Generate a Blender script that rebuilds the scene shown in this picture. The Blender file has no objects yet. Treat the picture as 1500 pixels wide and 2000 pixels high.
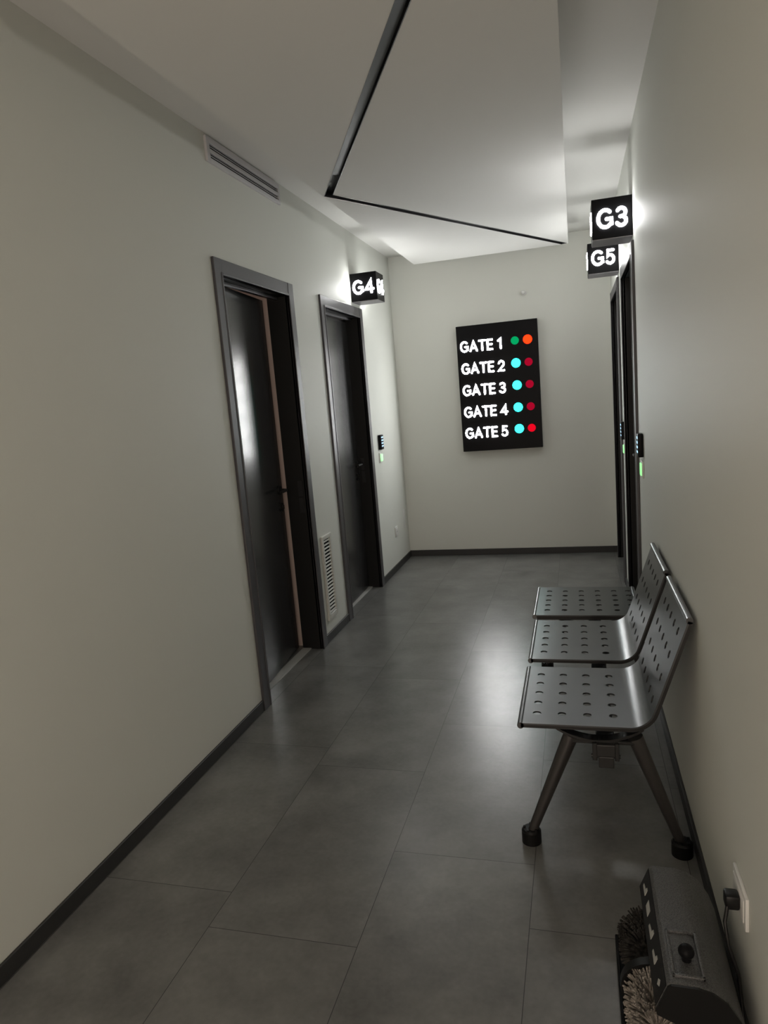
import bpy, bmesh, math, random
from mathutils import Vector, Matrix
random.seed(4)
PI = math.pi
SC = bpy.context.scene
COL = SC.collection

# ------------------------------------------------------------------ camera
CAM_H = 1.4675
yaw, pitch, roll = -0.2769, -0.1578, -0.0830
f_ = Vector((math.sin(yaw)*math.cos(pitch), math.cos(yaw)*math.cos(pitch), math.sin(pitch)))
r_ = Vector((math.cos(yaw), -math.sin(yaw), 0)); u_ = r_.cross(f_)
c_, s_ = math.cos(roll), math.sin(roll)
r2 = r_*c_ + u_*s_; u2 = u_*c_ - r_*s_
cam_data = bpy.data.cameras.new('camera'); cam = bpy.data.objects.new('camera', cam_data)
COL.objects.link(cam)
m = Matrix((r2, u2, -f_)).transposed().to_4x4(); m.translation = Vector((0, 0, CAM_H))
cam.matrix_world = m
cam_data.sensor_fit = 'VERTICAL'; cam_data.sensor_height = 24.0
cam_data.lens = 24.0*1359.0/2000.0
cam_data.clip_start = 0.02; cam_data.clip_end = 100
SC.camera = cam

# ------------------------------------------------------------------ world, exposure
W = bpy.data.worlds.new('world'); SC.world = W; W.use_nodes = True
bg = W.node_tree.nodes['Background']
bg.inputs[0].default_value = (1.0, 0.82, 0.68, 1); bg.inputs[1].default_value = 3.0
SC.view_settings.view_transform = 'Standard'; SC.view_settings.look = 'None'
SC.view_settings.gamma = 1; SC.view_settings.use_curve_mapping = False
SC.view_settings.exposure = 0.2

E_LETTER = 40.0      # brightness of the acrylic letters on the cube signs
E_BOARD = 50.0       # and on the gate board

# ------------------------------------------------------------------ dimensions
XL, XR, YB, ZC = -1.551, 0.318, 6.257, 2.712
YN = -2.2            # hallway runs on behind the camera to the lobby
ZP = 2.568           # underside of the floating ceiling panel
WT = 0.12

# ------------------------------------------------------------------ helpers
class MB:
    def __init__(s): s.bm = bmesh.new()
    def box(s, x0, x1, y0, y1, z0, z1, bev=0.0, seg=2):
        g = bmesh.ops.create_cube(s.bm, size=1)
        vs = g['verts']
        for v in vs:
            v.co = Vector((x0+(v.co.x+.5)*(x1-x0), y0+(v.co.y+.5)*(y1-y0), z0+(v.co.z+.5)*(z1-z0)))
        if bev > 0:
            es = list({e for v in vs for e in v.link_edges})
            bmesh.ops.bevel(s.bm, geom=es, offset=bev, segments=seg, affect='EDGES', profile=.5)
        return s
    def cyl(s, p0, p1, r0, r1=None, n=24, caps=True):
        p0, p1 = Vector(p0), Vector(p1); r1 = r0 if r1 is None else r1
        d = p1-p0
        g = bmesh.ops.create_cone(s.bm, cap_ends=caps, segments=n, radius1=r0, radius2=r1, depth=d.length)
        q = d.to_track_quat('Z', 'Y').to_matrix().to_4x4()
        q.translation = (p0+p1)/2
        bmesh.ops.transform(s.bm, matrix=q, verts=g['verts']); return s
    def sphere(s, c, r, sc=(1, 1, 1), n=16):
        g = bmesh.ops.create_uvsphere(s.bm, u_segments=n, v_segments=n//2, radius=r)
        for v in g['verts']: v.co = Vector((v.co.x*sc[0], v.co.y*sc[1], v.co.z*sc[2]))+Vector(c)
        return s
    def prism(s, pts, a, b, axis='y'):
        """closed polygon pts extruded between a and b along an axis"""
        def P(p, t):
            return {'y': (p[0], t, p[1]), 'x': (t, p[0], p[1]), 'z': (p[0], p[1], t)}[axis]
        A = [s.bm.verts.new(P(p, a)) for p in pts]; B = [s.bm.verts.new(P(p, b)) for p in pts]
        n = len(pts); s.bm.faces.new(A); s.bm.faces.new(B[::-1])
        for i in range(n): s.bm.faces.new((A[(i+1) % n], A[i], B[i], B[(i+1) % n]))
        return s
    def sweep(s, pts, r, n=10):
        rings = []; pts = [Vector(p) for p in pts]
        for i, p in enumerate(pts):
            t = (pts[min(i+1, len(pts)-1)]-pts[max(i-1, 0)]).normalized()
            u = t.orthogonal().normalized() if not rings else (pu - t*pu.dot(t)).normalized()
            pu = u; v = t.cross(u)
            rr = r[i] if isinstance(r, (list, tuple)) else r
            rings.append([s.bm.verts.new(p+(u*math.cos(2*PI*k/n)+v*math.sin(2*PI*k/n))*rr) for k in range(n)])
        for a, b in zip(rings, rings[1:]):
            for k in range(n): s.bm.faces.new((a[k], a[(k+1) % n], b[(k+1) % n], b[k]))
        s.bm.faces.new(rings[0][::-1]); s.bm.faces.new(rings[-1]); return s
    def build(s, name, mat, parent=None, smooth=False):
        bmesh.ops.recalc_face_normals(s.bm, faces=s.bm.faces)
        me = bpy.data.meshes.new(name); s.bm.to_mesh(me); s.bm.free()
        me.materials.append(mat)
        if smooth:
            me.polygons.foreach_set('use_smooth', [True]*len(me.polygons))
            try: me.set_sharp_from_angle(angle=math.radians(38))
            except Exception: pass
        o = bpy.data.objects.new(name, me); COL.objects.link(o)
        if parent:
            o.parent = parent; o.location = -Vector(root_of(parent))
        return o
ROOT = {}
def root_of(o):
    # world position of the parent's origin
    p = Vector(o.location)
    if o.parent: p = p + root_of(o.parent)
    return p
def thing(name, label, cat, loc, group=None):
    o = bpy.data.objects.new(name, None); COL.objects.link(o); o.location = loc
    o['label'] = label; o['category'] = cat
    if group: o['group'] = group
    return o
def tag(o, label, cat, group=None):
    o['label'] = label; o['category'] = cat
    if group: o['group'] = group
    return o
def struct(o): o['kind'] = 'structure'; return o
def structroot(name, loc):
    o = bpy.data.objects.new(name, None); COL.objects.link(o); o.location = loc; o['kind'] = 'structure'; return o

# ------------------------------------------------------------------ materials
def mat(name, col, rough=.5, metal=0, spec=.5, coat=0, coat_r=.1, aniso=0):
    m = bpy.data.materials.new(name); m.use_nodes = True
    b = m.node_tree.nodes['Principled BSDF']
    b.inputs['Base Color'].default_value = (*col, 1); b.inputs['Roughness'].default_value = rough
    b.inputs['Metallic'].default_value = metal; b.inputs['Specular IOR Level'].default_value = spec
    b.inputs['Coat Weight'].default_value = coat; b.inputs['Coat Roughness'].default_value = coat_r
    b.inputs['Anisotropic'].default_value = aniso
    return m
def emit(name, col, e, base=(0.8, 0.8, 0.8)):
    m = mat(name, base, .5, spec=.04); b = m.node_tree.nodes['Principled BSDF']
    b.inputs['Emission Color'].default_value = (*col, 1); b.inputs['Emission Strength'].default_value = e
    return m
def bump(m, scale=200, strength=.1, dist=.002, detail=3, stretch=(1, 1, 1), colvar=None, rvar=None):
    nt = m.node_tree; N = nt.nodes; L = nt.links; b = N['Principled BSDF']
    tc = N.new('ShaderNodeTexCoord'); mp = N.new('ShaderNodeMapping'); mp.inputs['Scale'].default_value = stretch
    L.new(tc.outputs['Object'], mp.inputs[0])
    nz = N.new('ShaderNodeTexNoise'); nz.inputs['Scale'].default_value = scale; nz.inputs['Detail'].default_value = detail
    L.new(mp.outputs[0], nz.inputs['Vector'])
    bp = N.new('ShaderNodeBump'); bp.inputs['Strength'].default_value = strength; bp.inputs['Distance'].default_value = dist
    L.new(nz.outputs['Fac'], bp.inputs['Height']); L.new(bp.outputs[0], b.inputs['Normal'])
    if colvar:
        rp = N.new('ShaderNodeValToRGB')
        rp.color_ramp.elements[0].position = .35; rp.color_ramp.elements[1].position = .65
        rp.color_ramp.elements[0].color = (*colvar[0], 1); rp.color_ramp.elements[1].color = (*colvar[1], 1)
        L.new(nz.outputs['Fac'], rp.inputs[0]); L.new(rp.outputs[0], b.inputs['Base Color'])
    return m

M_wall = bump(mat('wall_paint', (.70, .712, .665), .55, spec=.22), 14, .08, .004, 2, (1, 1, .35))
M_ceil = mat('ceiling_paint', (.78, .775, .75), .8, spec=.2)
M_base = mat('baseboard_charcoal', (.028, .028, .028), .5)
M_frame = mat('door_frame_charcoal', (.060, .058, .064), .42, spec=.5)
M_leaf = mat('door_leaf_charcoal', (.030, .030, .031), .25, spec=.75)
M_jamb = mat('door_jamb_black', (.012, .012, .012), .5, spec=.3)
M_thresh = bump(mat('threshold_stone', (.42, .42, .40), .5), 60, .05, .001)
M_black = mat('black_plastic', (.009, .009, .009), .38, spec=.3)
M_blackg = mat('black_acrylic', (.008, .008, .009), .35, spec=.07)
M_boxbot = mat('sign_underside_metal', (.30, .29, .31), .45, metal=.6)
M_white = mat('white_plastic', (.72, .72, .70), .4)
M_vent = mat('vent_painted_metal', (.60, .59, .61), .5, spec=.3)
M_ventw = mat('grille_white_plastic', (.62, .62, .58), .45)
M_dark = mat('opening_shade_black', (.008, .008, .010), .9, spec=.05)  # near-black colour standing in for the shade inside openings
M_trackb = mat('track_black_metal', (.014, .014, .016), .35, spec=.6)
M_trackd = mat('track_lamp_black_louver', (.02, .02, .022), .35, spec=.4)
M_letter = emit('lit_letter_white', (1, 1, .99), E_LETTER)
M_lettern = emit('lit_letter_white_near', (1, .93, .84), E_LETTER*2.2)
M_letterb = emit('lit_board_letter_white', (1, 1, .99), E_BOARD)
M_sroom = mat('side_room_paint', (.62, .52, .47), .8)
M_seat = bump(mat('brushed_steel_charcoal', (.105, .107, .11), .33, metal=.9, spec=.5), 900, .04, .0004, 2, (1, .03, 1))
M_seatrim = mat('bench_black_steel', (.008, .008, .008), .4)
M_leg = mat('bench_leg_grey_steel', (.085, .08, .078), .38, metal=.7)
M_beam = mat('bench_beam_dark', (.022, .022, .022), .45, metal=.2)
M_rub = mat('black_rubber', (.006, .006, .006), .5, spec=.2)
M_hammer = bump(mat('hammered_grey_enamel', (.10, .10, .10), .34, metal=.3), 420, .5, .003, 2, colvar=((.06, .06, .06), (.16, .16, .16)))
M_print = mat('printed_white_ink', (.42, .42, .40), .6)
M_key = emit('keypad_digits_blue', (.35, .68, 1.0), 1.6)
M_green = emit('switch_green_light', (.18, .75, .20), 1.1)

def brush_mat(name, c0, c1):
    m = mat(name, c0, .9, spec=.2)
    return bump(m, 60, .6, .01, 4, (1, .2, 1), colvar=(c0, c1))
M_brl = brush_mat('pale_bristle', (.16, .14, .12), (.42, .38, .34))
M_brd = brush_mat('dark_bristle', (.015, .014, .013), (.06, .055, .05))

# floor: mottled stone-look planks, 0.455 x 0.909 m
def floor_mat():
    m = bpy.data.materials.new('floor_vinyl_stone'); m.use_nodes = True
    nt = m.node_tree; N = nt.nodes; L = nt.links; b = N['Principled BSDF']
    tc = N.new('ShaderNodeTexCoord'); sp = N.new('ShaderNodeSeparateXYZ'); L.new(tc.outputs['Object'], sp.inputs[0])
    def mth(op, a, bb=None, c=None):
        n = N.new('ShaderNodeMath'); n.operation = op
        for i, v in enumerate((a, bb, c)):
            if v is None: continue
            if isinstance(v, (int, float)): n.inputs[i].default_value = v
            else: L.new(v, n.inputs[i])
        return n.outputs[0]
    TW, TH = .455, .909
    cx = mth('DIVIDE', mth('ADD', sp.outputs[0], .630), TW)
    ci = mth('FLOOR', cx); fx = mth('FRACT', cx)
    # every column is shifted: column 0 joints at y=2.0, column -1 at 2.494, column 1 at 2.64
    par = mth('FLOORED_MODULO', ci, 3)
    off = mth('ADD', mth('MULTIPLY', mth('COMPARE', par, 1, .1), .64), mth('MULTIPLY', mth('COMPARE', par, 2, .1), .494))
    cy = mth('DIVIDE', mth('SUBTRACT', mth('SUBTRACT', sp.outputs[1], 2.0), off), TH)
    ri = mth('FLOOR', cy); fy = mth('FRACT', cy)
    dx = mth('MULTIPLY', mth('MINIMUM', fx, mth('SUBTRACT', 1.0, fx)), TW)
    dy = mth('MULTIPLY', mth('MINIMUM', fy, mth('SUBTRACT', 1.0, fy)), TH)
    d = mth('MINIMUM', dx, dy)
    seam = mth('LESS_THAN', d, .0011)
    cb = N.new('ShaderNodeCombineXYZ'); L.new(ci, cb.inputs[0]); L.new(ri, cb.inputs[1])
    wn = N.new('ShaderNodeTexWhiteNoise'); wn.noise_dimensions = '2D'; L.new(cb.outputs[0], wn.inputs['Vector'])
    vadd = N.new('ShaderNodeVectorMath'); vadd.operation = 'MULTIPLY_ADD'
    L.new(wn.outputs['Color'], vadd.inputs[0]); vadd.inputs[1].default_value = (20, 20, 20); L.new(tc.outputs['Object'], vadd.inputs[2])
    n1 = N.new('ShaderNodeTexNoise'); n1.inputs['Scale'].default_value = 4.5; n1.inputs['Detail'].default_value = 6; n1.inputs['Roughness'].default_value = .58
    L.new(vadd.outputs[0], n1.inputs['Vector'])
    n2 = N.new('ShaderNodeTexNoise'); n2.inputs['Scale'].default_value = 60; n2.inputs['Detail'].default_value = 4
    L.new(vadd.outputs[0], n2.inputs['Vector'])
    v = mth('ADD', mth('MULTIPLY', n1.outputs['Fac'], .8), mth('MULTIPLY', n2.outputs['Fac'], .2))
    v = mth('ADD', v, mth('MULTIPLY', mth('SUBTRACT', wn.outputs['Value'], .5), .05))
    rp = N.new('ShaderNodeValToRGB'); L.new(v, rp.inputs[0])
    rp.color_ramp.elements[0].position = .30; rp.color_ramp.elements[0].color = (.100, .100, .096, 1)
    rp.color_ramp.elements[1].position = .70; rp.color_ramp.elements[1].color = (.215, .213, .206, 1)
    mx = N.new('ShaderNodeMix'); mx.data_type = 'RGBA'
    L.new(seam, mx.inputs['Factor']); L.new(rp.outputs[0], mx.inputs['A']); mx.inputs['B'].default_value = (.03, .03, .03, 1)
    L.new(mx.outputs['Result'], b.inputs['Base Color'])
    L.new(mth('ADD', mth('MULTIPLY', n1.outputs['Fac'], .03), .282), b.inputs['Roughness'])
    bp = N.new('ShaderNodeBump'); bp.inputs['Strength'].default_value = .12; bp.inputs['Distance'].default_value = .002
    L.new(n2.outputs['Fac'], bp.inputs['Height']); L.new(bp.outputs[0], b.inputs['Normal'])
    b.inputs['Specular IOR Level'].default_value = .5
    return m
M_floor = floor_mat()

# ------------------------------------------------------------------ doors: positions
FH = 2.17            # outer height of a frame
FW = .072            # width of the face of a frame
FP = .014            # how far a frame stands off the wall
#        side  y0     y1     swing (deg)
DOORS = [('L', 2.963, 3.888, 5.2), ('L', 4.342, 5.263, 1.5), ('R', 3.925, 4.850, 0), ('R', 5.195, 6.120, 0)]

# ------------------------------------------------------------------ room shell
struct(MB().box(XL-2.4, XR+WT, YN, YB+WT, -.08, 0).build('floor', M_floor))
struct(MB().box(XL-WT, XR+WT, YN, YB+WT, ZC, ZC+.12).build('ceiling', M_ceil))
struct(MB().box(XL-WT, XR+WT, YB, YB+WT, 0, ZC).build('wall_back', M_wall))
struct(MB().box(XL-WT, XR+WT, YN-.10, YN, 2.10, ZC).build('wall_near_light_block', M_wall))  # unseen header added to keep lobby light off the ceiling gap
def side_wall(name, x0, x1, doors):
    mb = MB(); y = YN
    for _, a, b, _s in doors:
        a2, b2 = a+FW-.02, b-FW+.02
        mb.box(x0, x1, y, a2, 0, ZC); mb.box(x0, x1, a2, b2, FH-FW+.02, ZC); y = b2
    mb.box(x0, x1, y, YB, 0, ZC)
    return struct(mb.build(name, M_wall))
side_wall('wall_left', XL-WT, XL, DOORS[:2])
side_wall('wall_right', XR, XR+WT, DOORS[2:])
# floating panel under the ceiling, a gap left all round
PANEL = struct(MB().box(-1.253, -.006, YN, 5.945, ZP, ZP+.06).build('ceiling', M_ceil))
struct(MB().box(-1.05, -.20, YN+.1, 5.7, ZP+.06, ZC).build('ceiling', M_ceil))
# baseboards
BH, BT = .056, .010
mb = MB(); y = YN
for _, a, b, _s in DOORS[:2]: mb.box(XL, XL+BT, y, a, 0, BH, .002, 1); y = b
mb.box(XL, XL+BT, y, YB-BT, 0, BH, .002, 1); struct(mb.build('baseboard_left', M_base))
mb = MB(); y = YN
for _, a, b, _s in DOORS[2:]: mb.box(XR-BT, XR, y, a, 0, BH, .002, 1); y = b
mb.box(XR-BT, XR, y, YB-BT, 0, BH, .002, 1); struct(mb.build('baseboard_right', M_base))
struct(MB().box(XL, XR, YB-BT, YB, 0, BH, .002, 1).build('baseboard_back', M_base))

# the room behind the ajar door
sx0, sx1, sy0, sy1 = XL-WT-2.0, XL-WT, 2.0, 3.868
mb = MB()
mb.box(sx0-.1, sx0, sy0, sy1, 0, ZC).box(sx0-.1, sx1, sy0-.1, sy0, 0, ZC).box(sx0-.1, sx1, sy1, sy1+.1, 0, ZC)
mb.box(sx0-.1, sx1, sy0-.1, sy1+.1, ZC, ZC+.1)
struct(mb.build('wall_side_room', M_sroom))
lt = bpy.data.lights.new('side_room_lamp', 'POINT'); lt.energy = 4.0; lt.color = (1, .88, .80); lt.shadow_soft_size = .12
lo = bpy.data.objects.new('side_room_lamp', lt); lo.location = (sx0+.9, 2.5, 2.3); COL.objects.link(lo)

# ------------------------------------------------------------------ doors
def make_door(n, side, y0, y1, swing):
    sg = 1 if side == 'L' else -1              # +1: the hallway lies towards +x
    wx = XL if side == 'L' else XR
    root = structroot('door_%d' % n, (wx, (y0+y1)/2, 0))
    X = lambda d: wx + sg*d                    # d: distance into the hallway
    def bx(mb, d0, d1, *r, **k):
        a, b = sorted((X(d0), X(d1))); return mb.box(a, b, *r, **k)
    mb = MB()
    bx(mb, 0, FP, y0, y0+FW, 0, FH, bev=.0025); bx(mb, 0, FP, y1-FW, y1, 0, FH, bev=.0025)
    bx(mb, 0, FP-.0015, y0+FW, y1-FW, FH-FW, FH, bev=.0025)
    mb.build('door_frame', M_frame, root)
    # thin raised bead round the opening
    mb = MB(); w = .012
    bx(mb, -.012, FP+.003, y0+FW-w, y0+FW, 0, FH-FW+w, bev=.002); bx(mb, -.012, FP+.003, y1-FW, y1-FW+w, 0, FH-FW+w, bev=.002)
    bx(mb, -.012, FP+.003, y0+FW, y1-FW, FH-FW, FH-FW+w, bev=.002)
    mb.build('frame_bead', M_frame, root)
    # jamb lining through the wall
    mb = MB(); a, b, h = y0+FW, y1-FW, FH-FW
    bx(mb, -WT-.004, 0, a-.02, a, 0, h+.02); bx(mb, -WT-.004, 0, b, b+.02, 0, h+.02); bx(mb, -WT-.004, 0, a, b, h, h+.02)
    mb.build('jamb', M_jamb, root)
    # stop bead along the head
    mb = MB(); bx(mb, -.075, -.055, a, b, h-.016, h, bev=.002); mb.build('head_stop', M_frame, root)
    mb = MB(); bx(mb, -WT-.004, -.069, a, b, -.002, .006, bev=.002); mb.build('threshold', M_thresh, root)
    # leaf, hinged on its near side
    LT = .04; g = .004; dh = -.078
    leaf_o = bpy.data.objects.new('door_leaf', None)
    mb = MB()
    lx0, lx1 = (0, -sg*LT)
    mb.box(min(lx0, lx1), max(lx0, lx1), 0, (b-a)-2*g, .010, h-.008, .0015, 1)
    me_o = mb.build('door_leaf', M_leaf)
    me_o.parent = root
    rt = root.location
    me_o.location = Vector((X(dh), a+g, 0)) - rt
    me_o.rotation_euler = (0, 0, math.radians(swing)*sg)
    # lever handle and lock rosette on the free side
    ly = (b-a)-2*g-.055
    hb = MB()
    hb.cyl((0, ly, 1.0), (sg*.009, ly, 1.0), .026, n=28)
    hb.sweep([(sg*.006, ly, 1.0), (sg*.030, ly, 1.0), (sg*.044, ly-.006, 1.0), (sg*.048, ly-.03, 1.0), (sg*.048, ly-.12, 1.0)], [.010, .009, .009, .009, .008], 12)
    ho = hb.build('handle', M_black, None, True); ho.parent = me_o
    hb = MB(); hb.cyl((0, ly, .90), (sg*.008, ly, .90), .025, n=28); hb.box(min(sg*.006, sg*.02), max(sg*.006, sg*.02), ly-.004, ly+.004, .888, .912, .001, 1)
    ko = hb.build('lock_rosette', M_black, None, True); ko.parent = me_o
    ye = (b-a)-2*g
    hb = MB(); hb.box(min(-sg*.014, -sg*.027), max(-sg*.014, -sg*.027), ye-.001, ye+(.03 if swing > 4 else .003), .893, .905, .001, 1)
    bo = hb.build('latch_bolt', M_black, None); bo.parent = me_o
    # strike plates on the free-side jamb
    for zz in (.995, .895):
        mb = MB(); bx(mb, -.078 if n != 1 else -.05, -.052 if n != 1 else -.024, b-.0015, b+.002, zz-.045, zz+.045, bev=.0008, seg=1)
        mb.build('strike_plate', M_trackd, root)
    return root
for i, (sd, a, b, sw) in enumerate(DOORS): make_door(i+1, sd, a, b, sw)

# ------------------------------------------------------------------ glyphs as round-ended strokes
def arc(cx, cy, rx, ry, a0, a1, n=14):
    return [(cx+rx*math.cos(math.radians(a0+(a1-a0)*i/n)), cy+ry*math.sin(math.radians(a0+(a1-a0)*i/n))) for i in range(n+1)]
GL = {   # width, strokes; cap height is 1
 'G': (.88, [arc(.46, .5, .46, .5, 48, 318, 20)+[(.86, .17), (.86, .47), (.55, .47)]]),
 'A': (.84, [[(0, 0), (.42, 1), (.84, 0)], [(.15, .30), (.69, .30)]]),
 'T': (.74, [[(0, 1), (.74, 1)], [(.37, 1), (.37, 0)]]),
 'E': (.58, [[(.58, 1), (0, 1), (0, 0), (.58, 0)], [(0, .52), (.52, .52)]]),
 '1': (.30, [[(0, .80), (.28, 1), (.28, 0)]]),
 '2': (.62, [arc(.31, .70, .29, .30, 165, -25, 12)+[(0, 0), (.62, 0)]]),
 '3': (.60, [arc(.29, .755, .27, .245, 150, -80, 12)+[(.22, .52)], [(.22, .52)]+arc(.28, .26, .31, .26, 75, -155, 14)]),
 '4': (.74, [[(.54, 0), (.54, 1), (0, .27), (.74, .27)]]),
 '5': (.60, [[(.55, 1), (.11, 1), (.06, .55)]+arc(.27, .32, .32, .32, 125, -145, 14)]),
}
def glyph(mb, ch, org, ux, uz, nrm, h, sw, depth, xs=1):
    """strokes of one character, raised by depth along nrm"""
    org, ux, uz, nrm = Vector(org), Vector(ux), Vector(uz), Vector(nrm)
    P = lambda p, d: org + ux*(p[0]*h) + uz*(p[1]*h) + nrm*d
    r = sw/2
    for st in GL[ch][1]:
        # offset outline of the polyline with mitred joints and round ends
        pts = [Vector((p[0]*h*xs, p[1]*h)) for p in st]
        Lf, Rt = [], []
        for i, p in enumerate(pts):
            a = (p-pts[i-1]).normalized() if i else None
            b = (pts[i+1]-p).normalized() if i < len(pts)-1 else None
            d = ((a or b)+(b or a)).normalized(); n = Vector((-d.y, d.x))
            k = 1/max(.5, n.dot(Vector((-(b or a).y, (b or a).x))))
            Lf.append(p+n*r*k); Rt.append(p-n*r*k)
        def cap(p, d, rr=r):
            n = Vector((-d.y, d.x)); return [p - n*rr*math.cos(t) + d*rr*math.sin(t) for t in (PI*j/6 for j in range(1, 6))]
        d_end = (pts[-1]-pts[-2]).normalized(); d_st = (pts[0]-pts[1]).normalized()
        def V(p, d): return mb.bm.verts.new(org + ux*p.x + uz*p.y + nrm*d)
        L0 = [V(p, 0) for p in Lf]; L1 = [V(p, depth) for p in Lf]
        R0 = [V(p, 0) for p in Rt]; R1 = [V(p, depth) for p in Rt]
        for i in range(len(pts)-1):
            mb.bm.faces.new((L1[i], R1[i], R1[i+1], L1[i+1]))
            mb.bm.faces.new((L0[i], L1[i], L1[i+1], L0[i+1])); mb.bm.faces.new((R1[i], R0[i], R0[i+1], R1[i+1]))
        for (pp, dd, l0, l1, q0, q1) in ((pts[-1], d_end, R0[-1], R1[-1], L0[-1], L1[-1]), (pts[0], d_st, L0[0], L1[0], R0[0], R1[0])):
            c = cap(pp, dd); C0 = [l0]+[V(p, 0) for p in c]+[q0]; C1 = [l1]+[V(p, depth) for p in c]+[q1]
            try: mb.bm.faces.new(C1)
            except ValueError: pass
            for i in range(len(C0)-1): mb.bm.faces.new((C0[i], C0[i+1], C1[i+1], C1[i]))
def text_w(t, h, gap, xs=1): return sum(GL[c][0]*h*xs+gap for c in t)-gap
def write(mb, t, org, ux, uz, nrm, h, sw, gap, depth, xs=1):
    x = 0
    for c in t:
        glyph(mb, c, Vector(org)+Vector(ux)*x, ux, uz, nrm, h, sw, depth, xs); x += GL[c][0]*h*xs+gap

# ------------------------------------------------------------------ cube signs
def cube_sign(digit, side, y0, label):
    sg = 1 if side == 'L' else -1; wx = XL if side == 'L' else XR
    x0, x1 = sorted((wx, wx+sg*.2)); z0, z1 = 2.197, 2.397; y1 = y0+.2
    t = thing('lit_cube_sign', label, 'sign', (wx, y0+.1, z0), 'lit cube signs beside the doors')
    MB().box(x0, x1, y0, y1, z0+.003, z1, .0015, 1).build('casing', M_blackg, t)
    o = MB().box(x0+.003, x1-.003, y0+.003, y1-.003, z0, z0+.004).build('bottom_panel', M_boxbot, t); o['label'] = 'grey metal underside'
    h, sw, gp, dp = .084, .0165, .0255, .004
    w = text_w('G'+digit, h, gp, .9); cx, cy, cz = (x0+x1)/2, (y0+y1)/2, z0+.1-h/2
    zz = (0, 0, 1)
    outx = x1 if sg > 0 else x0
    for org, ux, nr in (((cx-w/2, y0, cz), (1, 0, 0), (0, -1, 0)),
                        ((cx+w/2, y1, cz), (-1, 0, 0), (0, 1, 0)),
                        ((outx, cy-sg*w/2, cz), (0, sg, 0), (sg, 0, 0))):
        mb = MB(); write(mb, 'G'+digit, org, ux, zz, nr, h, sw, gp, dp, .9); mb.build('lettering', M_letter if y0 > 0 else M_lettern, t)
cube_sign('4', 'L', 5.057, 'black cube sign with glowing white G4 above the second left door')
cube_sign('3', 'R', 3.960, 'black cube sign with glowing white G3, upper and nearer of the right two')
cube_sign('5', 'R', 5.130, 'black cube sign with glowing white G5, lower and farther of the right two')

cube_sign('2', 'R', -1.10, 'black cube sign with glowing white G2 high on the right wall behind the viewer')

# ------------------------------------------------------------------ gate board on the back wall
bx0, bx1, bz0, bz1, by = -.977, -.283, .960, 2.050, YB-.06
t = thing('gate_status_board', 'black wall board listing gates 1 to 5 with coloured status lights', 'sign', ((bx0+bx1)/2, YB, bz0))
MB().box(bx0, bx1, by, YB-.003, bz0, bz1, .002, 1).build('panel', M_blackg, t)
Wb, Hb = bx1-bx0, bz1-bz0
cyan = emit('lamp_cyan_lit', (.018, 1.0, .86), 5.5, (.01, .03, .03)); grn = emit('lamp_green_dim', (.0, .32, .10), 1.0, (.0, .03, .012))
rdim = emit('lamp_red_dim', (.33, .001, .018), 1.0, (.03, .001, .002)); rmid = emit('lamp_red_mid', (.66, .001, .012), 1.1, (.03, .001, .002))
orr = emit('lamp_orange_lit', (1.0, .018, .002), 4.0, (.04, .005, .002))
for i, v in enumerate((.163, .336, .508, .682, .852)):
    z = bz1-v*Hb; h = .080
    mb = MB(); write(mb, 'GATE', (bx0+.039*Wb+.009, by, z-h/2), (1, 0, 0), (0, 0, 1), (0, -1, 0), h, .0145, .0215, .003, .85)
    o = mb.build('gate_word', M_letterb, t)
    mb = MB(); d = str(i+1); write(mb, d, (bx0+(.497 if d != '1' else .505)*Wb+.009, by, z-h/2), (1, 0, 0), (0, 0, 1), (0, -1, 0), h, .0145, .0, .003, .9)
    mb.build('gate_number', M_letterb, t)
    for u, mt, r, lb in ((.722, grn if i == 0 else cyan, .034 if i == 0 else .039, 'dim green round light' if i == 0 else 'lit cyan round light'),
                         (.893, orr if i == 0 else (rmid if i == 4 else rdim), .038 if i == 0 else .034, 'lit orange red round light' if i == 0 else 'dim red round light')):
        cx = bx0+u*Wb-(.0 if u < .8 else .012)
        o = MB().cyl((cx, by+.001, z+.012), (cx, by-.004, z+.012), r, n=36).build('status_light', mt, t); o['label'] = lb

# ------------------------------------------------------------------ small nozzle above the board
t = thing('wall_nozzle', 'small white round nozzle sticking out of the back wall above the board', 'nozzle', (-.385, YB, 2.275))
MB().cyl((-.385, YB, 2.275), (-.385, YB-.006, 2.275), .022, n=24).build('flange', M_white, t, True)
MB().cyl((-.385, YB-.005, 2.275), (-.385, YB-.035, 2.275), .009, .007, n=16).sphere((-.388, YB-.037, 2.275), .018, (1, .7, 1)).build('tip', M_white, t, True)

# ------------------------------------------------------------------ slot air vent high on the left wall
ya, yb, za, zb = 3.024, 3.836, 2.590, 2.700
t = thing('air_vent', 'long grey slot air vent high on the left wall near the ceiling', 'vent', (XL, (ya+yb)/2, za))
mb = MB(); P = .013
sl = [(za+.020, za+.042), (za+.060, za+.082)]
zs = [za, sl[0][0], sl[0][1], sl[1][0], sl[1][1], zb]
mb.box(XL, XL+P, ya, ya+.028, za, zb, .001, 1).box(XL, XL+P, yb-.020, yb, za, zb, .001, 1)
for k in (0, 2, 4): mb.box(XL, XL+P, ya+.028, yb-.020, zs[k], zs[k+1], .001, 1)
mb.build('faceplate', M_vent, t)
MB().box(XL, XL+.0015, ya+.02, yb-.015, za+.01, zb-.01).build('duct_shade_sheet', M_dark, t)  # dark sheet on the wall face, painting the shade inside the slots
for s0, s1 in sl: MB().box(XL+.005, XL+.009, ya+.028, yb-.020, (s0+s1)/2-.0013, (s0+s1)/2+.0013).build('blade', M_vent, t)

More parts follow.
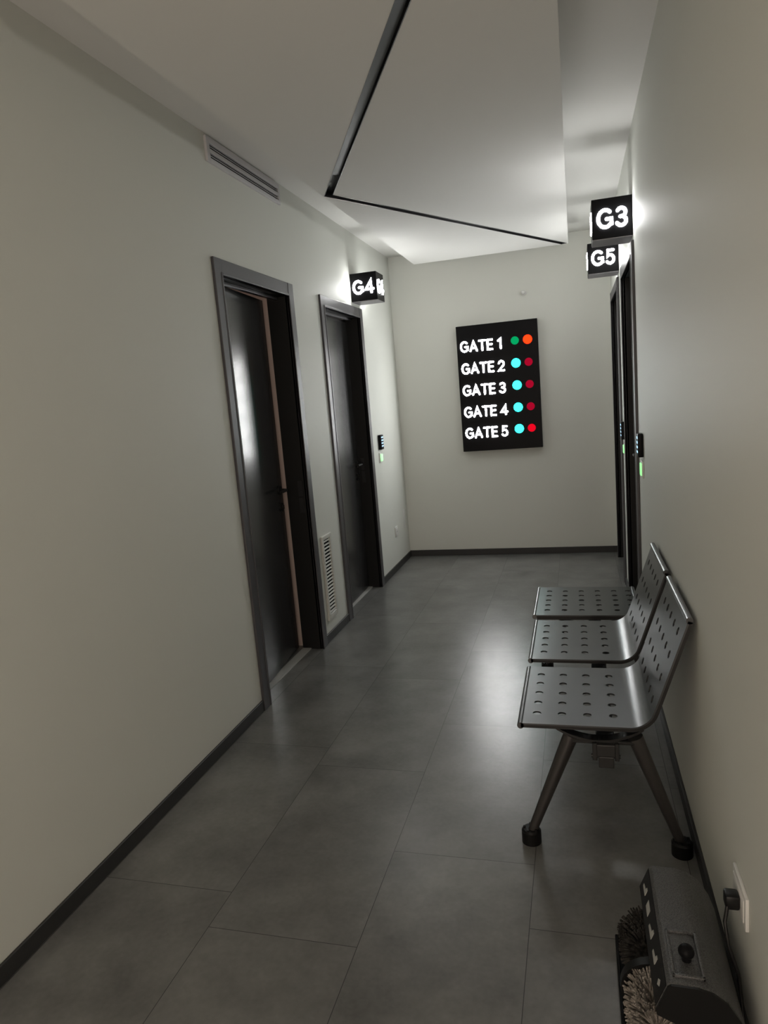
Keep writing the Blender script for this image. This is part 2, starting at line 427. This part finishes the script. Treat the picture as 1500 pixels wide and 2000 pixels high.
# ------------------------------------------------------------------ return grille low between the left doors
ya, yb, za, zb = 3.962, 4.130, .128, .668
t = thing('wall_grille', 'tall white louvred grille low on the left wall between the two doors', 'grille', (XL, (ya+yb)/2, za))
mb = MB(); P = .014; fw = .026
mb.box(XL, XL+P, ya, ya+fw, za, zb, .002, 1).box(XL, XL+P, yb-fw, yb, za, zb, .002, 1)
mb.box(XL, XL+P, ya+fw, yb-fw, za, za+fw+.012, .002, 1).box(XL, XL+P, ya+fw, yb-fw, zb-fw, zb, .002, 1)
mb.build('frame', M_ventw, t)
MB().box(XL, XL+.001, ya+fw, yb-fw, za+fw, zb-fw).build('duct_shade_sheet', M_dark, t)  # shade behind the louvres put in as a flat dark sheet
nl = 21; pz = (zb-za-2*fw-.012)/nl
for k in range(nl):
    z = za+fw+.012+pz*(k+.5)
    MB().prism([(XL+.002, z+.0005), (XL+.012, z-.0045), (XL+.0128, z-.0030), (XL+.0028, z+.0020)], ya+fw, yb-fw).build('louvre', M_ventw, t)

# ------------------------------------------------------------------ keypads and exit switches
def keypad(side, y0, label, z0=1.078, z1=1.197):
    sg = 1 if side == 'L' else -1; wx = XL if side == 'L' else XR; w = .078; p = .026
    t = thing('door_keypad', label, 'keypad', (wx, y0+w/2, z0), 'black entry keypads')
    a, b = sorted((wx, wx+sg*p)); MB().box(a, b, y0, y0+w, z0, z1, .005, 3).build('body', M_blackg, t, True)
    for rr in range(4):
        for cc in range(3):
            yy = y0+w*(.24+.26*cc); zz = z1-.020-.0235*rr; fx = wx+sg*p
            a, b = sorted((fx-sg*.001, fx+sg*.0008))
            MB().box(a, b, yy-.005, yy+.005, zz-.0055, zz+.0055, .0004, 1).build('key', M_key, t)
def switch(side, y0, label, z0=.972, z1=1.052):
    sg = 1 if side == 'L' else -1; wx = XL if side == 'L' else XR; w = .080; p = .009
    t = thing('exit_switch', label, 'switch', (wx, y0+w/2, z0), 'white exit switches glowing green')
    a, b = sorted((wx, wx+sg*p)); MB().box(a, b, y0, y0+w, z0, z1, .003, 2).build('plate', M_white, t, True)
    a, b = sorted((wx+sg*p*.7, wx+sg*(p+.006))); o = MB().box(a, b, y0+.012, y0+w-.012, z0+.012, z1-.012, .003, 2).build('button', M_green, t, True)
    o['label'] = 'button glowing green'
keypad('L', 5.455, 'black keypad with blue digits on the left wall beside G4 door')
switch('L', 5.447, 'white exit switch glowing green on the left wall under the keypad')
keypad('R', 3.665, 'black keypad with blue digits on the right wall, nearer of the right two', 1.086, 1.203)
switch('R', 3.662, 'white exit switch glowing green under the nearer right keypad', .980, 1.066)
keypad('R', 4.960, 'black keypad with blue digits between the two right doors, farther of the right two')
switch('R', 4.955, 'white exit switch glowing green between the two right doors')

# ------------------------------------------------------------------ outlets and cover
def outlet(name, side, y0, y1, z0, z1, label, cat='outlet', p=.008, sockets=True):
    sg = 1 if side == 'L' else -1; wx = XL if side == 'L' else XR
    t = thing(name, label, cat, (wx, (y0+y1)/2, z0))
    a, b = sorted((wx, wx+sg*p)); MB().box(a, b, y0, y1, z0, z1, .002, 2).build('plate', M_white, t, True)
    if sockets:
        a, b = sorted((wx+sg*p, wx+sg*(p+.0025)))
        MB().box(a, b, y0+.012, y1-.012, z0+.012, z1-.012, .002, 2).build('socket_face', M_white, t, True)
        mb = MB(); a, b = sorted((wx+sg*(p+.0026), wx+sg*(p+.0029))); yc = (y0+y1)/2; zc = (z0+z1)/2
        for dy in (-.009, .009): mb.box(a, b, yc+dy-.0015, yc+dy+.0015, zc-.006, zc+.006)
        mb.build('socket_slots', M_dark, t)
outlet('wall_outlet', 'L', 5.750, 5.836, .290, .376, 'small white outlet low on the left wall near the far corner')
t = outlet('cover_plate', 'L', 6.075, 6.150, .300, .475, 'flat painted cover plate on the left wall at the far corner', 'cover', .002, False)
outlet('wall_outlet', 'R', 1.465, 1.590, .280, .358, 'white outlet on the right wall with a black plug in it')

# ------------------------------------------------------------------ recessed black track light in the ceiling panel
tcorner, tfar, tnear = Vector((-1.222, 3.735)), Vector((-.037, 5.925)), Vector((-.420, 2.110))
tnear = tcorner+(tnear-tcorner)*1.3
HW, TD = .0235, .032
def leg_poly(A, B, w, s0=None, s1=None):
    d = (B-A).normalized(); n = Vector((-d.y, d.x)); a = A+d*(s0 or 0); b = A+d*(s1 if s1 is not None else (B-A).length)
    return [(p.x, p.y) for p in (a+n*w, b+n*w, b-n*w, a-n*w)]
def corner_poly(w):
    """one V-shaped outline with a mitred corner"""
    d1 = (tfar-tcorner).normalized(); d2 = (tnear-tcorner).normalized()
    b = (d1+d2).normalized(); s = abs(b.x*d1.y-b.y*d1.x); mi = tcorner+b*w/s; mo = tcorner-b*w/s
    n1 = Vector((-d1.y, d1.x)); n1 = n1 if n1.dot(b) > 0 else -n1
    n2 = Vector((-d2.y, d2.x)); n2 = n2 if n2.dot(b) > 0 else -n2
    return [tuple(p) for p in (mo, tfar-n1*w, tfar+n1*w, mi, tnear+n2*w, tnear-n2*w)]
cut = MB().prism(corner_poly(HW), ZP-.02, ZP+TD, 'z').build('cutter', M_ceil)
md = PANEL.modifiers.new('slot', 'BOOLEAN'); md.operation = 'DIFFERENCE'; md.object = cut; md.solver = 'EXACT'
dg = bpy.context.evaluated_depsgraph_get(); dg.update()
pm = bpy.data.meshes.new_from_object(PANEL.evaluated_get(dg)); PANEL.modifiers.clear(); PANEL.data = pm
bpy.data.objects.remove(cut)
t = thing('track_light', 'black V-shaped track light recessed in the ceiling panel', 'track light', (tcorner.x, tcorner.y, ZP))
def ring(po, pi, z0, z1, nm, mt):
    mb = MB(); bm = mb.bm; V = lambda p, z: bm.verts.new((p[0], p[1], z)); n = len(po)
    o0 = [V(p, z0) for p in po]; o1 = [V(p, z1) for p in po]; i0 = [V(p, z0) for p in pi]; i1 = [V(p, z1) for p in pi]
    for k in range(n):
        l = (k+1) % n
        for q in ((o0[k], o0[l], o1[l], o1[k]), (i0[l], i0[k], i1[k], i1[l]), (o0[l], o0[k], i0[k], i0[l]), (o1[k], o1[l], i1[l], i1[k])): bm.faces.new(q)
    return mb.build(nm, mt, t)
ring(corner_poly(HW), corner_poly(HW-.003), ZP-.001, ZP+TD-.002, 'channel_wall', M_trackb)
MB().prism(corner_poly(HW), ZP+TD-.002, ZP+TD, 'z').build('channel_back', M_trackb, t)
for B_, s0, s1 in ((tfar, .40, 2.47), (tnear, .30, 2.34)):
    MB().prism(leg_poly(tcorner, B_, HW-.006, s0, s1), ZP+.010, ZP+TD-.003, 'z').build('lamp_insert', M_trackd, t)

# ------------------------------------------------------------------ beam bench: two seats and a table
SY = [2.086, 2.630]; SWD = .466
PROFILE_FLAT0 = -.203
def profile():
    """points (x, z, arclength) of the sheet section: seat, bend, back"""
    a = math.atan2(.768-.504, .292-.201)          # back angle
    z0 = .430; r = .075
    # back line through (.292,.768) with angle a ; bend tangent to z=z0
    bx = .292-(.768-z0)/math.tan(a)               # where the back line meets z0
    tl = r*math.tan(a/2)
    pts = [(PROFILE_FLAT0+(bx-tl-PROFILE_FLAT0)*i/8, z0) for i in range(9)]
    cx, cz = bx-tl, z0+r
    for i in range(1, 13):
        t = a*i/12; pts.append((cx+r*math.sin(t), cz-r*math.cos(t)))
    x1, z1 = pts[-1]
    for i in range(1, 11): pts.append((x1+(.292-x1)*i/10, z1+(.768-z1)*i/10))
    s = 0; out = [(pts[0][0], pts[0][1], 0)]
    for p, q in zip(pts, pts[1:]):
        s += math.hypot(q[0]-p[0], q[1]-p[1]); out.append((q[0], q[1], s))
    return out
PR = profile()
def at(s, pr):
    for p, q in zip(pr, pr[1:]):
        if s <= q[2]+1e-9:
            k = (s-p[2])/(q[2]-p[2]); return p[0]+(q[0]-p[0])*k, p[1]+(q[1]-p[1])*k
    return pr[-1][:2]
def perforated(pr, y0, y1, hole_s, rh, ys):
    """sheet along profile pr with round holes centred at arclengths hole_s and offsets ys"""
    S = pr[-1][2]; mb = MB(); bm = mb.bm; hs = .024
    cuts = [0.0]
    for h in hole_s: cuts += [h-hs, h+hs]
    cuts.append(S)
    rows = []   # (s0, s1, has_holes)
    for k in range(len(cuts)-1): rows.append((cuts[k], cuts[k+1], k % 2 == 1))
    yc = [y0]
    for y in ys: yc += [y-hs, y+hs]
    yc.append(y1)
    def V(s, y): x, z = at(s, pr); return bm.verts.new((x, y, z))
    for s0, s1, hol in rows:
        if not hol:
            ss = [s0]+[p[2] for p in pr if s0+1e-4 < p[2] < s1-1e-4]+[s1]
            for a, b in zip(ss, ss[1:]):
                for c, d in zip(yc, yc[1:]): bm.faces.new((V(a, c), V(b, c), V(b, d), V(a, d)))
            continue
        for j, (c, d) in enumerate(zip(yc, yc[1:])):
            if j % 2 == 0: bm.faces.new((V(s0, c), V(s1, c), V(s1, d), V(s0, d))); continue
            sc, ycn = (s0+s1)/2, (c+d)/2; n = 24
            ri = [V(sc+rh*math.cos(2*PI*(k+.0)/n), ycn+rh*math.sin(2*PI*(k+.0)/n)) for k in range(n)]
            cor = [V(s1, d), V(s0, d), V(s0, c), V(s1, c)]      # corners at 45, 135, 225, 315 degrees
            for q in range(4):
                i0, i1 = 3+6*q, 9+6*q
                bm.faces.new([cor[q], cor[(q+1) % 4]]+[ri[i % n] for i in range(i1, i0-1, -1)])
    bmesh.ops.remove_doubles(bm, verts=bm.verts, dist=1e-5)
    return mb
def solid(o, th, off=-1):
    md = o.modifiers.new('thickness', 'SOLIDIFY'); md.thickness = th; md.offset = off; return o
def bake(o):
    dg = bpy.context.evaluated_depsgraph_get(); dg.update(); me = bpy.data.meshes.new_from_object(o.evaluated_get(dg))
    o.modifiers.clear(); o.data = me
    me.polygons.foreach_set('use_smooth', [True]*len(me.polygons)); me.set_sharp_from_angle(angle=math.radians(35)); return o
def flip_up(o):
    # make sure sheet normals face the sitter (up / towards the hallway)
    me = o.data
    s = sum(p.normal.z*p.area for p in me.polygons)
    if s < 0: me.flip_normals()
bench = thing('beam_bench', 'dark steel beam bench with two perforated seats and a flat side table', 'bench', (.05, 2.8, 0))
flatlen = PR[8][2]
h_seat = [.047+.0785*k for k in range(4)]
top = PR[-1][2]
h_back = [top-.060-.078*k for k in range(3, -1, -1)]
for y0 in SY:
    y1 = y0+SWD; ysn = [y0+SWD/2+(k-2)*.0785 for k in range(5)]
    mb = perforated(PR, y0, y1, h_seat+h_back, .0130, ysn)
    o = mb.build('seat_shell', M_seat, bench, True); flip_up(o); bake(solid(o, .005))
    # rolled front and top edges
    MB().cyl((PROFILE_FLAT0-.001, y0, .4215), (PROFILE_FLAT0-.001, y1, .4215), .0105, n=20).build('front_roll', M_seat, o, True)
    xt, zt = PR[-1][:2]
    MB().cyl((xt+.004, y0, zt+.001), (xt+.004, y1, zt+.001), .0105, n=20).build('top_roll', M_seat, o, True)
    # black rim strips following the two sides
    for ye in (y0, y1):
        mb = MB(); pts = [(x, z) for x, z, s in PR]
        up = []; dn = []
        for i, (x, z) in enumerate(pts):
            a = pts[max(i-1, 0)]; b = pts[min(i+1, len(pts)-1)]; dx, dz = b[0]-a[0], b[1]-a[1]; L_ = math.hypot(dx, dz)
            nx, nz = dz/L_, -dx/L_
            up.append((x+nx*.0051, z+nz*.0051)); dn.append((x+nx*.0145, z+nz*.0145))
        ya, yb = (ye, ye+.007) if ye == y0 else (ye-.007, ye)
        for i in range(len(up)-1): mb.prism([up[i], up[i+1], dn[i+1], dn[i]], ya, yb)
        mb.build('rim', M_seatrim, o)
# flat perforated table at the far end
tx0, tx1, ty0, ty1 = -.218, .245, 3.172, 3.640
prT = [(tx0+(tx1-tx0)*i/4, .430, (tx1-tx0)*i/4) for i in range(5)]
tbl = perforated(prT, ty0, ty1, [.056+.0785*k for k in range(6)][:5]+[.056+.0785*5-.012], .0130, [(ty0+ty1)/2+(k-2)*.0785 for k in range(5)]).build('table_top', M_seat, bench, True)
flip_up(tbl); bake(solid(tbl, .005))
MB().cyl((tx0, ty0, .4215), (tx0, ty1, .4215), .0105, n=20).build('front_roll', M_seat, tbl, True)
MB().cyl((tx1, ty0, .4215), (tx1, ty1, .4215), .0105, n=20).build('back_roll', M_seat, tbl, True)
for a_, b_ in ((ty0, ty0+.006), (ty1-.006, ty1)): MB().box(tx0+.01, tx1-.01, a_, b_, .408, .4245).build('rim', M_seatrim, tbl)
# beam
MB().box(.024, .080, 2.080, 3.640, .330, .372, .003, 2).build('beam', M_beam, bench)
MB().box(.029, .075, 2.076, 2.140, .298, .335, .003, 2).box(.012, .026, 2.082, 2.130, .318, .374, .002, 1).box(.078, .091, 2.082, 2.130, .318, .374, .002, 1)\
    .cyl((.008, 2.1, .326), (.095, 2.1, .326), .006, n=12).build('beam_clamp', M_beam, bench)
# curved support straps under each unit
def strap(ya, yb, xs):
    mb = MB(); n = 18; U, Dn = [], []
    x0, x1 = xs; zt = .4235
    for i in range(n+1):
        k = i/n; x = x0+(x1-x0)*k; sag = math.sin(PI*k)**.8*.046
        U.append((x, zt-sag)); Dn.append((x, zt-.008-sag))
    for i in range(n): mb.prism([U[i], U[i+1], Dn[i+1], Dn[i]], ya, yb)
    return mb
for y0 in SY:
    for ys in ((y0+.012,) if y0 < 2.3 else (y0+.16,)): strap(ys, ys+.038, (-.105, .165)).build('support_strap', M_seatrim, bench, True)
for ys in (ty0+.012, ty1-.050): strap(ys, ys+.038, (-.130, .205)).build('support_strap', M_seatrim, bench, True)
# leg frames
for yl in (2.118, 3.560):
    MB().box(-.060, .150, yl-.022, yl+.022, .366, .3775, .003, 1).build('leg_bracket', M_seatrim, bench)
    for xt_, xb_ in ((-.050, -.190), (.140, .270)):
        mb = MB(); pts = [(xt_+(xb_-xt_)*k/6, yl, .385+(.030-.385)*k/6) for k in range(7)]
        mb.sweep(pts, [(.0240-.0095*k/6) for k in range(7)], 20); lg = mb.build('leg', M_leg, bench, True)
        mb = MB(); mb.cyl((xb_, yl, 0), (xb_, yl, .040), .0315, n=32).cyl((xb_, yl, .038), (xb_, yl, .047), .0315, .026, n=32, caps=True)
        for k in range(5):
            an = 2*PI*k/5+.5; mb.box(xb_+.022*math.cos(an)-.004, xb_+.022*math.cos(an)+.004, yl+.022*math.sin(an)-.004, yl+.022*math.sin(an)+.004, .045, .052, .001, 1)
        mb.build('rubber_foot', M_rub, lg, True)

# ------------------------------------------------------------------ shoe polishing machine
pol = thing('shoe_polisher', 'dark hammered metal shoe polishing machine with round brushes against the right wall', 'shoe polisher', (.19, 1.5, 0))
py0, py1 = 1.325, 1.700
# tray
mb = MB(); mb.box(.050, .300, 1.20, 1.720, .0, .012, .003, 1)
mb.box(.050, .058, 1.20, 1.720, .010, .026, .002, 1).box(.050, .300, 1.712, 1.720, .010, .026, .002, 1)
mb.build('tray', M_rub, pol)
# housing: section in x-z, extruded along y
sec = [(.150, .020), (.150, .165), (.116, .180), (.114, .190), (.137, .246), (.144, .252), (.195, .252), (.225, .244), (.252, .224), (.275, .188), (.288, .150), (.292, .020)]
mb = MB(); mb.prism(sec, py0+.006, py1)
bmesh.ops.remove_doubles(mb.bm, verts=mb.bm.verts, dist=1e-6)
hs_o = mb.build('housing', M_hammer, pol, True)
md = hs_o.modifiers.new('soft_edges', 'BEVEL'); md.width = .004; md.segments = 3; md.limit_method = 'ANGLE'; md.angle_limit = math.radians(50)
# black control face carrying the pictograms
MB().prism(sec, py0, py0+.0055).build('end_cap', M_black, pol)
MB().prism([(.1145, .191), (.1130, .1915), (.1348, .2445), (.1363, .2440)], py0+.010, py1-.004).build('icon_strip', M_black, pol)
def icon(pts, y, z, s):
    mb = MB(); V = []
    for k in (0, 1):
        # the icon lies on the sloping face, p[1] running up the slope
        V.append([mb.bm.verts.new((.1240+p[1]*s*.37-.0008*k, y+p[0]*s, .2180+p[1]*s*.93+.0004*k)) for p in pts])
    mb.bm.faces.new(V[0]); mb.bm.faces.new(V[1][::-1])
    for i in range(len(pts)): mb.bm.faces.new((V[0][i-1], V[0][i], V[1][i], V[1][i-1]))
    return mb
drop = [(0, 1), (.35, .45), (.2, .0), (.25, -.8), (0, -1), (-.25, -.8), (-.2, .0), (-.4, .4)]
shoe = [(-1, -.3), (-1, .5), (-.5, .5), (-.3, .1), (.4, 0), (1, -.1), (1, -.4), (-.9, -.4)]
for pts, y, s in ((shoe, 1.655, .020), ([(-1, -.5), (1, -.5), (1, .5), (-1, .5)], 1.585, .018), (shoe, 1.515, .022), (shoe, 1.440, .020), ([(-.6, 0), (0, .6), (.7, .2), (.3, -.5)], 1.365, .014)):
    icon(pts, y, .208, s).build('pictogram', M_print, pol)
# framed tray for shoe cream with the black knob
mb = MB(); fx0, fx1, fy0, fy1 = .149, .214, 1.350, 1.480; zt = .2515
for (a, b, c, d) in ((fx0, fx1, fy1-.007, fy1), (fx0, fx1, fy0, fy0+.007), (fx0, fx0+.007, fy0, fy1), (fx1-.007, fx1, fy0, fy1)):
    mb.box(a, b, c, d, zt-.004, zt+.005, .002, 2)
mb.build('cream_tray_rim', M_hammer, pol, True)
MB().cyl((.183, 1.400, .250), (.183, 1.400, .262), .010, n=20).sphere((.183, 1.400, .272), .0165, (1, 1, .9), 24).build('knob', M_blackg, pol, True)
# brushes: rollers of bristle tufts on a shaft parallel to the wall
def brush(yc, wdt, R, mt, nm, label, seed):
    rnd = random.Random(seed); mb = MB(); cx, cz = .122, .084
    mb.cyl((cx, yc-wdt/2, cz), (cx, yc+wdt/2, cz), R*.45, n=20)
    for k in range(900):
        an = rnd.uniform(0, 2*PI); yy = yc+rnd.uniform(-.5, .5)*wdt; rr = R*rnd.uniform(.93, 1.03); sp = (yy-yc)*.25+rnd.uniform(-.004, .004)
        d = Vector((math.cos(an), 0, math.sin(an))); t_ = Vector((-math.sin(an), 0, math.cos(an)))
        b0 = Vector((cx, yy, cz))+d*R*.4; b1 = Vector((cx, yy+sp, cz))+d*rr+t_*rnd.uniform(-.008, .008)
        q = t_*.0016; w_ = Vector((0, .0016, 0)); vs0 = [mb.bm.verts.new(b0+v) for v in (q, w_, -q, -w_)]
        vs1 = [mb.bm.verts.new(b1+v*1.3) for v in (q, w_, -q, -w_)]
        for i in range(4): mb.bm.faces.new((vs0[i], vs0[(i+1) % 4], vs1[(i+1) % 4], vs1[i]))
        mb.bm.faces.new(vs1)
    o = mb.build(nm, mt, pol); o['label'] = label; return o
brush(1.630, .075, .066, M_brd, 'bristle_brush', 'dark bristle brush', 1)
brush(1.420, .110, .066, M_brl, 'bristle_brush', 'pale bristle brush', 2)
MB().cyl((.122, 1.36, .084), (.122, 1.69, .084), .010, n=16).build('brush_shaft', M_leg, pol, True)
MB().cyl((.122, 1.486, .084), (.122, 1.508, .084), .070, n=36).build('brush_guard', M_black, pol, True)

# power cord and plug
cord = thing('power_cord', 'black power cord with plug running down from the right wall outlet', 'cord', (XR-.01, 1.5, 0))
px = XR-.0105
MB().box(px-.030, px, 1.497, 1.530, .303, .337, .006, 2).build('plug', M_black, cord, True)
MB().sweep([(px-.026, 1.5, .312), (px-.034, 1.485, .285), (px-.030, 1.47, .24), (px-.012, 1.46, .18), (px-.006, 1.45, .10), (px-.006, 1.40, .04), (px-.005, 1.32, .012), (px-.006, 1.22, .008)], .0042, 10).build('cable', M_black, cord, True)
